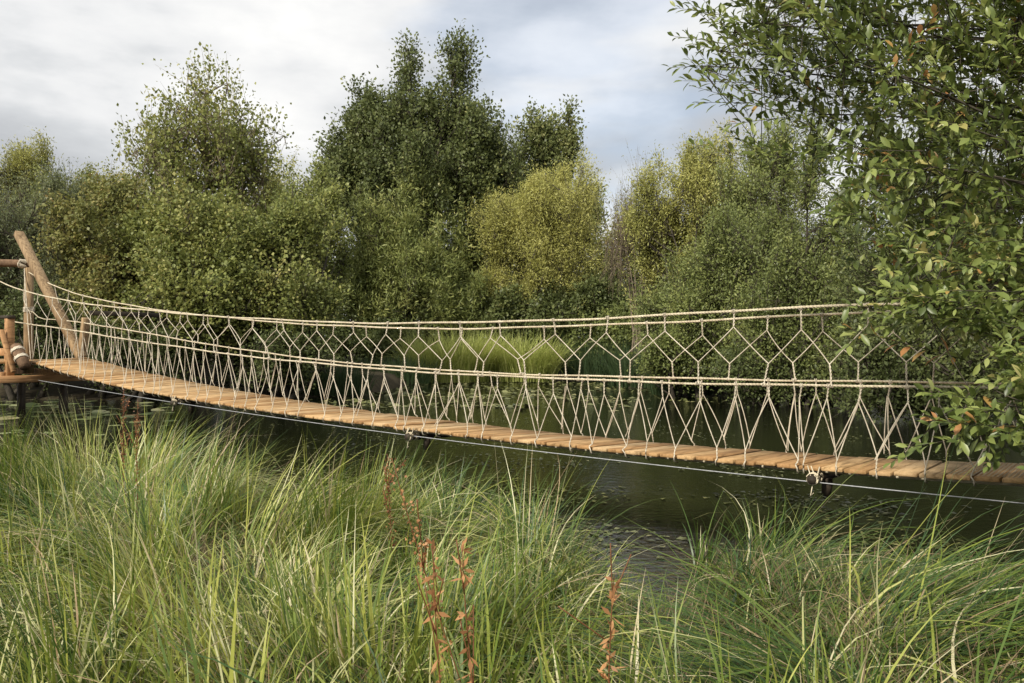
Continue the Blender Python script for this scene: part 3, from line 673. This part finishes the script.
beam('top_rail', on_plane(11.5, 317, -.22) , on_plane(11.5, 317, -.22) + ldir * 2.2 + UPV * .02, .12, .05, M_dark, plat)
beam('side_rail', on_plane(90, 313, BW + .1), on_plane(90, 313, BW + .1) + ndir * 1.2, .07, .08, M_dark, plat)
beam('side_board', on_plane(8, 352, -.1), on_plane(8, 352, -.1) + ldir * 2.2, .03, .12, M_beam, plat)
place(plat, P3(tE, 0, bz))

fr = empty('log_frame', 'brown log frame holding the hand ropes at the left end', 'frame')
topF = on_plane(27, 264, BW); topN = PNW + UPV * .02
m = MB(); d = norm(topF - topN); a = topN - d * .35; c = topF + d * .14
tube(m, [a + (c - a) * s + UPV * .006 * math.sin(s * 9) for s in np.linspace(0, 1, 10)], .068, 14)
logo = m.build('crossbar', M_log, fr, smooth=True)
def wrap(p, axis, r, w, turns, parent, name='rope_wrap', rr=.011):
    m = MB(); knot(m, p, axis, r, turns, w, rr); return m.build(name, M_rope2, parent, smooth=True)
wrap(topF - d * .06, d, .077, .14, 8, logo); wrap(topN, d, .077, .14, 8, logo)
for P_, of in ((topF + ndir * .03, BW), (topN, 0)):
    m = MB(); q0 = P_ * [1, 1, 0] + UPV * (zE - .25) - ldir * .0; tube(m, [q0, (q0 + P_) / 2 + ldir * .01, P_ - UPV * .06], [.085, .08, .075], 10); ps = m.build('post', M_post, fr)
    wrap(P_ * [1, 1, 0] + UPV * (P_[2] - .82), UPV, .088, .09, 4, ps)
    m = MB(); thin(m, P_ - UPV * .06 - ndir * .08, P_ * [1, 1, 0] + UPV * (P_[2] - .85) - ndir * .08 - ldir * .05, .009); thin(m, P_ - UPV * .06 - ndir * .08, P_ * [1, 1, 0] + UPV * (zE) - ndir * .1 - ldir * .33, .008)
    m.build('tie_rope', M_rope2, fr, smooth=True)
place(fr, topF * [1, 1, 0] + UPV * zE)

br = tag(beam('leaning_brace', on_plane(82, 358, BW - .02), on_plane(18, 233, BW - .06), .15, .11, M_post, None), 'long squared timber leaning back over the log frame', 'brace')
sb_ = tag(beam('leaning_brace', on_plane(1, 330, -.35), on_plane(14, 372, -.30), .07, .05, M_beam, None), 'short diagonal strut behind the front post of the platform', 'strut')
a = on_plane(16, 347, -.2); c = a + (-ldir) * .34 - UPV * .30
al = empty('anchor_log', 'short dark log bound with two rope bands beside the front post', 'log')
m = MB(); tube(m, [a, (a + c) / 2, c], [.085, .085, .08], 12); ml = m.build('log', M_log, al)
dd_ = norm(c - a)
wrap(a + dd_ * .10, dd_, .094, .05, 4, al, 'rope_band'); wrap(a + dd_ * .27, dd_, .094, .05, 4, al, 'rope_band')
place(al, a)

# ------------------------------------------------------------------ GRASS
def blades(mb, B, az, Ln, lean, curv, Wd, tint, seg=7, twistamt=.35):
    n = len(B); s = np.linspace(0, 1, seg + 1)
    phi = lean[:, None] + curv[:, None] * s[None] ** 1.1
    ds = Ln[:, None] / seg
    h = np.concatenate([np.zeros((n, 1)), np.cumsum(np.sin((phi[:, 1:] + phi[:, :-1]) / 2) * ds, 1)], 1)
    z = np.concatenate([np.zeros((n, 1)), np.cumsum(np.cos((phi[:, 1:] + phi[:, :-1]) / 2) * ds, 1)], 1)
    azs = az[:, None] + rng.normal(0, .25, (n, 1)) * s[None]
    P = B[:, None] + np.stack([np.cos(azs) * h, np.sin(azs) * h, z], -1)
    P[..., 2] = np.maximum(P[..., 2], .015)
    wa = az + math.pi / 2 + rng.normal(0, twistamt, n)
    Wv = np.stack([np.cos(wa), np.sin(wa), rng.normal(0, .25, n)], -1)[:, None] * (Wd[:, None] * np.clip(1.15 - s[None] ** 2 * 1.1, .06, 1) * .5)[..., None]
    V = np.stack([P - Wv, P + Wv], 2).reshape(-1, 3)
    b_ = (np.arange(n) * (seg + 1) * 2)[:, None] + np.arange(seg)[None] * 2
    q = np.stack([b_, b_ + 1, b_ + 3, b_ + 2], -1).reshape(-1, 4)
    mb.add(V, q, np.repeat(tint, seg))
G_sedge = leaf_mat('sedge_blades', [(0, (0.022, 0.05, 0.018)), (.30, (0.062, 0.12, 0.026)), (.55, (0.17, 0.225, 0.036)), (.75, (0.40, 0.41, 0.09)), (.86, (0.66, 0.63, 0.40)), (1, (0.40, 0.28, 0.16))], trans=.22, rough=.42, spec=.45, vary=.18, scale=1.2)
def clump(mb, x, y, n, Lm, rad, dirv, spread, curvm, tmean, wid=.0065, leanm=.22, tsd=.2, azs=.5):
    r = rad * np.sqrt(rng.random(n)); a = rng.random(n) * 2 * math.pi
    bx, by = x + r * np.cos(a), y + r * np.sin(a)
    ok = (by < shore_near(bx) + .05) & (by > .55); bx, by, a, r = bx[ok], by[ok], a[ok], r[ok]; n = len(bx)
    if n == 0: return
    B = np.stack([bx, by, np.maximum(ground_z(bx, by), -.03)], -1)
    ox = np.cos(a) * r / rad + math.cos(dirv) * spread; oy = np.sin(a) * r / rad + math.sin(dirv) * spread
    az = np.arctan2(oy, ox) + rng.normal(0, azs, n)
    Ln = Lm * rng.uniform(.55, 1.15, n); lean = np.abs(rng.normal(leanm, .22, n)); curv = np.abs(rng.normal(curvm, .55, n))
    t = np.clip(rng.normal(tmean, tsd, n), 0.02, .80); dead = rng.random(n) < .07; t = np.where(dead, rng.uniform(.85, 1, n), t)
    blades(mb, B, az, Ln, lean, curv, wid * rng.uniform(.55, 1.25, n), t)
sg = MB()
def bare(x, y): return 0.28 < x < .95 and y > 2.0 + abs(x - .58) * 1.2
nclump = 0
while nclump < 430:                      # short dark under-growth
    y = 0.9 + 5.9 * rng.random() ** .8; x = rng.uniform(-.72, .72) * y
    if y > shore_near(x): continue
    clump(sg, x, y, int(rng.uniform(50, 110)), rng.uniform(.20, .38), rng.uniform(.15, .3), rng.random() * 6.28, .8, rng.uniform(1.2, 2.4), .34, wid=.0055, leanm=.4, tsd=.15); nclump += 1
nclump = 0
while nclump < 430:                      # arching fountains, combed over in gusts
    y = 1.0 + 5.8 * rng.random() ** .85; x = rng.uniform(-.72, .72) * y
    if y > shore_near(x) + .05: continue
    if bare(x, y): continue
    far = y > 3.4
    if x < .2:
        dirv = math.pi * (.5 + .9 * math.sin(x * 1.9 + y * 1.3 + 1)) + rng.normal(0, .5); Lm = rng.uniform(.42, .72) if not far else rng.uniform(.60, .86)
        cur = rng.uniform(1.6, 2.7); ln = rng.uniform(.35, .95)
        if rng.random() < .22: cur, ln = rng.uniform(.5, 1.2), .15; Lm *= .85
    else:
        dirv = (-.05 if x > .85 else math.pi * .95) + rng.normal(0, .3); Lm = rng.uniform(.6, .95)
        cur = rng.uniform(1.1, 1.9); ln = rng.uniform(.9, 1.35)
    if y < 2.0: Lm *= .85 if x < .4 else .72
    if x > .4 and y < 2.4: cur += .5
    if -.9 < x < .33 and y > 2.8: Lm *= .9
    if x > 1.2 and y > 2.0: Lm *= .66
    tm = rng.normal(.52 if x < .2 else .36, .12)
    clump(sg, x, y, int(rng.uniform(70, 180)), Lm, rng.uniform(.06, .15), dirv, rng.uniform(.6, 2.6), cur, tm, wid=rng.uniform(.0045, .0085), leanm=ln, tsd=.16, azs=.3); nclump += 1
for (x, y, dv) in ((1.25, 3.0, .1), (1.2, 2.55, .0), (1.5, 3.0, -.2), (1.15, 3.9, .5), (1.9, 2.6, -.1), (1.0, 2.2, 3.0), (1.35, 2.0, -.1), (.85, 2.0, 3.1), (.75, 1.75, 3.0)):
    clump(sg, x, y, 380, .88, .13, dv, 3.2, 1.3, .32, wid=.0065, leanm=1.05, tsd=.17, azs=.28)
# upright leafy tufts
for (x, y) in ((-.1, 2.0), (.05, 2.3), (-.35, 2.2), (-.9, 2.2), (.2, 1.8), (-1.3, 2.8), (.45, 1.7), (-.6, 1.75), (.75, 1.9), (-1.0, 1.9), (-1.9, 3.2), (.10, 3.9), (.95, 4.2), (1.3, 4.2)):
    clump(sg, x, y, 60, .48, .10, 1.5, .2, .45, .58 if y < 3.5 else .35, wid=.009 if y < 3.5 else .008, leanm=.14, tsd=.10)
# long thin dead blades lying over the rest
for k in range(70):
    y = 1.2 + 3.6 * rng.random(); x = rng.uniform(-.75, .7) * y
    if bare(x, y): continue
    clump(sg, x, y, int(rng.uniform(8, 22)), rng.uniform(.6, .95), .08, rng.random() * 6.28, 2, rng.uniform(1.6, 2.4), .84, wid=.005, leanm=.5, tsd=.04, azs=.5)
tag(sg.build('sedge_grass', G_sedge), 'thick arching green and straw sedge covering the near bank', 'grass', kind='stuff')
# dead thatch between
th = MB(); n = 26000
yy = .8 + 4.8 * rng.random(n) ** .8; xx = rng.uniform(-.8, .8, n) * yy; ok = yy < shore_near(xx) - .02; xx, yy = xx[ok], yy[ok]; n = len(xx)
blades(th, np.stack([xx, yy, ground_z(xx, yy) + .01], -1), rng.random(n) * 6.28, rng.uniform(.12, .4, n), rng.uniform(.5, 1.3, n), rng.uniform(0, .9, n), rng.uniform(.003, .006, n), rng.uniform(.55, 1, n), seg=4)
G_thatch = leaf_mat('dead_thatch', [(0, (0.03, 0.04, 0.015)), (.6, (0.10, 0.08, 0.04)), (1, (0.26, 0.19, 0.11))], trans=.15, rough=.7, spec=.2)
tag(th.build('dead_thatch', G_thatch), 'matted dry brown thatch between the sedge blades', 'grass litter', kind='stuff')

# tussocks on the far side
def tussock(name, label, u, v, D, n, Lm, rad, tm, wid, mat, group=None, cur=1.0):
    x, y = (u - 512) / F * D, D; mb = MB()
    r = rad * np.sqrt(rng.random(n)); a = rng.random(n) * 2 * math.pi
    B = np.stack([x + r * np.cos(a), y + r * np.sin(a) * .6, np.full(n, .0)], -1)
    blades(mb, B, a + rng.normal(0, .6, n), Lm * rng.uniform(.6, 1.1, n), np.abs(rng.normal(.12, .1, n)), np.abs(rng.normal(cur, .4, n)), wid * rng.uniform(.6, 1.2, n), np.clip(rng.normal(tm, .15, n), 0, .9), seg=5)
    return tag(mb.build(name, mat), label, 'sedge tussock', group)
G_tus = leaf_mat('bright_sedge_blades', [(0, (0.10, 0.14, 0.04)), (.5, (0.36, 0.42, 0.11)), (1, (0.62, 0.62, 0.26))], trans=.35, vary=.2)
G_reed = leaf_mat('dark_reed_blades', [(0, (0.03, 0.06, 0.025)), (.5, (0.07, 0.11, 0.045)), (1, (0.15, 0.18, 0.07))], trans=.3, vary=.2)
TG2 = 'sedge tussocks across the pond'
tussock('sedge_tussock', 'bright yellow-green sedge tussock across the water, its left half in the widest clump', 452, 375, 27.5, 2000, 2.0, 1.4, .62, .025, G_tus, TG2)
tussock('sedge_tussock', 'bright yellow-green sedge tussock across the water nearest the golden willow', 518, 375, 28, 1800, 1.85, 1.3, .6, .025, G_tus, TG2)
for (u, D, h, lab) in ((600, 29, 1.7, 'dark reed clump right of the bright sedge'), (650, 24, 1.5, 'dark reed clump in front of the twiggy shrub'), (690, 20, 1.2, 'dark reed clump below the pale willow'),
                       (395, 26, 1.0, 'short dark reed clump left of the bright sedge'), (330, 20, .9, 'short dark reed clump under the olive shrub at the left')):
    tussock('reed_clump', lab, u, 375, D, 900, h, .05 * D, .4, .02, G_reed, TG2, .6)

# ------------------------------------------------------------------ floating leaves
M_pad = leaf_mat('lily_pad', [(0, (0.10, 0.14, 0.05)), (.5, (0.22, 0.26, 0.11)), (.8, (0.38, 0.40, 0.22)), (1, (0.42, 0.28, 0.14))], trans=.1, rough=.5, spec=.25, vary=.2, scale=9)
PG = 'floating water lily pads'
def pad(x, y, r, ang, tilt, t, lab):
    mb = MB(); k = 22; a = np.linspace(.14, 2 * math.pi - .14, k) + ang
    rr = r * (1 + .04 * np.sin(a * 5)); z = .006 + tilt * (np.cos(a - ang - 1) * .5 + .5) ** 2 * r + .012 * r * np.sin(a * 7)
    V = np.concatenate([[[0, 0, .008]], np.stack([rr * np.cos(a), rr * np.sin(a), z], -1)])
    V2 = V - [0, 0, .003]
    f = [[0, i, i + 1] for i in range(1, k)] + [[k + 1, k + 2 + i, k + 1 + i] for i in range(1, k)]
    mb.add(np.concatenate([V, V2]), f, t)
    mb.add(np.concatenate([V, V2]), [[i, i + k + 1, i + k + 2, i + 1] for i in range(1, k)], t)
    o = mb.build('lily_pad', M_pad, smooth=False); o.location = (x, y, 0); return tag(o, lab, 'lily pad', PG)
cnt = 0
while cnt < 120:
    u = rng.uniform(-20, 175); v = rng.uniform(393, 418) if rng.random() < .75 else rng.uniform(385, 436)
    if u > 110 and rng.random() < .5: continue
    D = EYE * F / (v - HOR); x = (u - 512) / F * D
    r = rng.uniform(.06, .15)
    pad(x, D, r, rng.random() * 6.28, rng.choice([0, .05, .2]), float(np.clip(rng.normal(.5, .25), 0, 1)), 'one of the small scattered lily pads on the dark water left of the bridge logs'); cnt += 1
for (u, v, r, tl, t, lab) in ((101, 413, .15, .3, .8, 'large pale upturned lily pad below the deck at the left'), (158, 411, .12, .3, .85, 'pale upturned lily pad just left of the first cross log'),
                              (32, 407, .15, .5, .2, 'dark green lily pad near the front post'), (3, 419, .24, .1, .85, 'large straw-coloured flat pad at the left edge')):
    D = EYE * F / (v - HOR); pad((u - 512) / F * D, D, r, 1.2, tl, t, lab)
fl = MB(); n = 5200
v_ = 348 + np.concatenate([rng.uniform(22, 60, n // 2), rng.normal(38, 9, n // 2).clip(20, 90)]); u_ = rng.normal(480, 110, n)
D_ = EYE * F / (v_ - HOR); keep = (np.sin(u_ * .05 + D_ * .9) + np.sin(D_ * 1.7 + u_ * .013) + rng.normal(0, .5, n)) > -.1
u_, D_ = u_[keep], D_[keep]; x_ = (u_ - 512) / F * D_; ok = D_ < shore_far(x_ / D_); x_, D_ = x_[ok], D_[ok]; n = len(x_)
a = rng.random(n) * 6.28; Dv = np.stack([np.cos(a), np.sin(a), np.full(n, .05)], -1)
leaves(fl, np.stack([x_, D_, np.full(n, .006)], -1), Dv, np.array([0, 0, 1.0]) + rng.normal(size=(n, 3)) * .22, rng.uniform(.09, .22, n), rng.uniform(.08, .18, n), np.clip(rng.normal(.35, .2, n), 0, 1))
# scum and fallen leaves nearer the bank
n = 13000; v2 = rng.uniform(398, 560, n); u2 = rng.uniform(-40, 1000, n); D2 = EYE * F / (v2 - HOR); x2 = (u2 - 512) / F * D2
keep = (D2 > shore_near(x2)) & ((np.sin(x2 * 3 + 1) + np.sin(D2 * 4 + x2) + rng.normal(0, .6, n)) > np.where(u2 < 520, -.3, .7)); x2, D2 = x2[keep], D2[keep]; n = len(x2); a = rng.random(n) * 6.28
leaves(fl, np.stack([x2, D2, np.full(n, .005)], -1), np.stack([np.cos(a), np.sin(a), np.zeros(n)], -1), np.array([0, 0, 1.0]) + rng.normal(size=(n, 3)) * .1, rng.uniform(.02, .07, n), rng.uniform(.015, .05, n), np.clip(rng.normal(.3, .2, n), 0, 1))
M_fl = leaf_mat('pond_weed', [(0, (0.06, 0.07, 0.025)), (.5, (0.18, 0.19, 0.07)), (1, (0.42, 0.38, 0.18))], trans=.05, rough=.4, spec=.5, vary=.3)
tag(fl.build('pond_weed', M_fl), 'scattered pond weed and fallen leaves floating on the dark water', 'pond weed', kind='stuff')

# ------------------------------------------------------------------ red-brown weed stalks in the sedge
M_red = leaf_mat('red_brown_weed', [(0, (0.14, 0.055, 0.03)), (.5, (0.36, 0.17, 0.07)), (1, (0.60, 0.33, 0.15))], trans=.3, vary=.1)
def weed(u, v0, v1, D, lean, label, seeds=160, leafy=0, tm=.3, h=0.012):
    base = at(u, v1, D); base[2] = max(gz_s(base[0], base[1]), 0); top = at(u + lean, v0, D)
    root = empty('dock_stalk', label, 'weed', 'red-brown weed stalks in the sedge')
    mid = (base + top) / 2 + np.array([-.02, 0, .0]); path = bez(base[None], mid[None], top[None], 12)
    mb = MB(); tubes(mb, path, np.linspace(.0028, .001, 12)[None], 6, tint=.2)
    for k in range(3):
        i = rng.integers(5, 11); s = path[0, i]; e = s + [rng.normal() * .05, rng.normal() * .04, rng.uniform(.08, .2)]; tubes(mb, bez(s[None], ((s + e) / 2)[None], e[None], 5), .0014, 4, tint=.2)
        if seeds:
            q = rng.random(seeds // 6)[:, None]; P = s * (1 - q) + e * q; leaves(mb, P + rng.normal(size=P.shape) * .004, rng.normal(size=P.shape), rng.normal(size=P.shape), .010, .008, np.clip(rng.normal(tm, .2, len(P)), 0, 1))
    mb.build('stalk', M_red, root)
    mb = MB()
    if seeds:
        s = rng.uniform(.35, 1, seeds); P = np.stack([np.interp(s, np.linspace(0, 1, 12), path[0, :, i]) for i in range(3)], -1)
        leaves(mb, P + rng.normal(size=P.shape) * .007, rng.normal(size=P.shape) + [0, 0, -.3], rng.normal(size=P.shape), .009, .007, np.clip(rng.normal(tm, .2, seeds), 0, 1))
    if leafy:
        s = rng.uniform(.3, 1, leafy); P = np.stack([np.interp(s, np.linspace(0, 1, 12), path[0, :, i]) for i in range(3)], -1)
        leaves(mb, P, rng.normal(size=P.shape) + [0, 0, -.1], rng.normal(size=P.shape) + [0, -.6, .4], rng.uniform(.018, .042, leafy), rng.uniform(.006, .012, leafy), np.clip(rng.normal(.75, .2, leafy), 0, 1))
    mb.build('foliage' if leafy else 'seed_foliage', M_red, root); place(root, base)
weed(127, 388, 500, 4.6, -3, 'dark red seeding dock stalk at the left below the deck')
weed(140, 400, 500, 4.6, -2, 'shorter dark red dock stalk at the left, beside a taller one')
weed(490, 458, 668, 2.0, -98, 'long leaning rusty stalk in the middle of the sedge', seeds=120, tm=.7)
weed(400, 455, 560, 3.3, -12, 'slim dark stalk rising against the water in the middle', seeds=200)
weed(492, 545, 700, 1.75, -30, 'stalk with orange-red leaves low in the middle', seeds=0, leafy=60)
weed(455, 540, 700, 1.8, -22, 'stalk with salmon-red leaves beside the long rusty stalk', seeds=0, leafy=48)
weed(612, 575, 700, 1.75, 2, 'yellow-orange leafy stalk below the water glint', seeds=0, leafy=55)

print('faces', sum(len(o.data.polygons) for o in bpy.data.objects if o.type == 'MESH'))
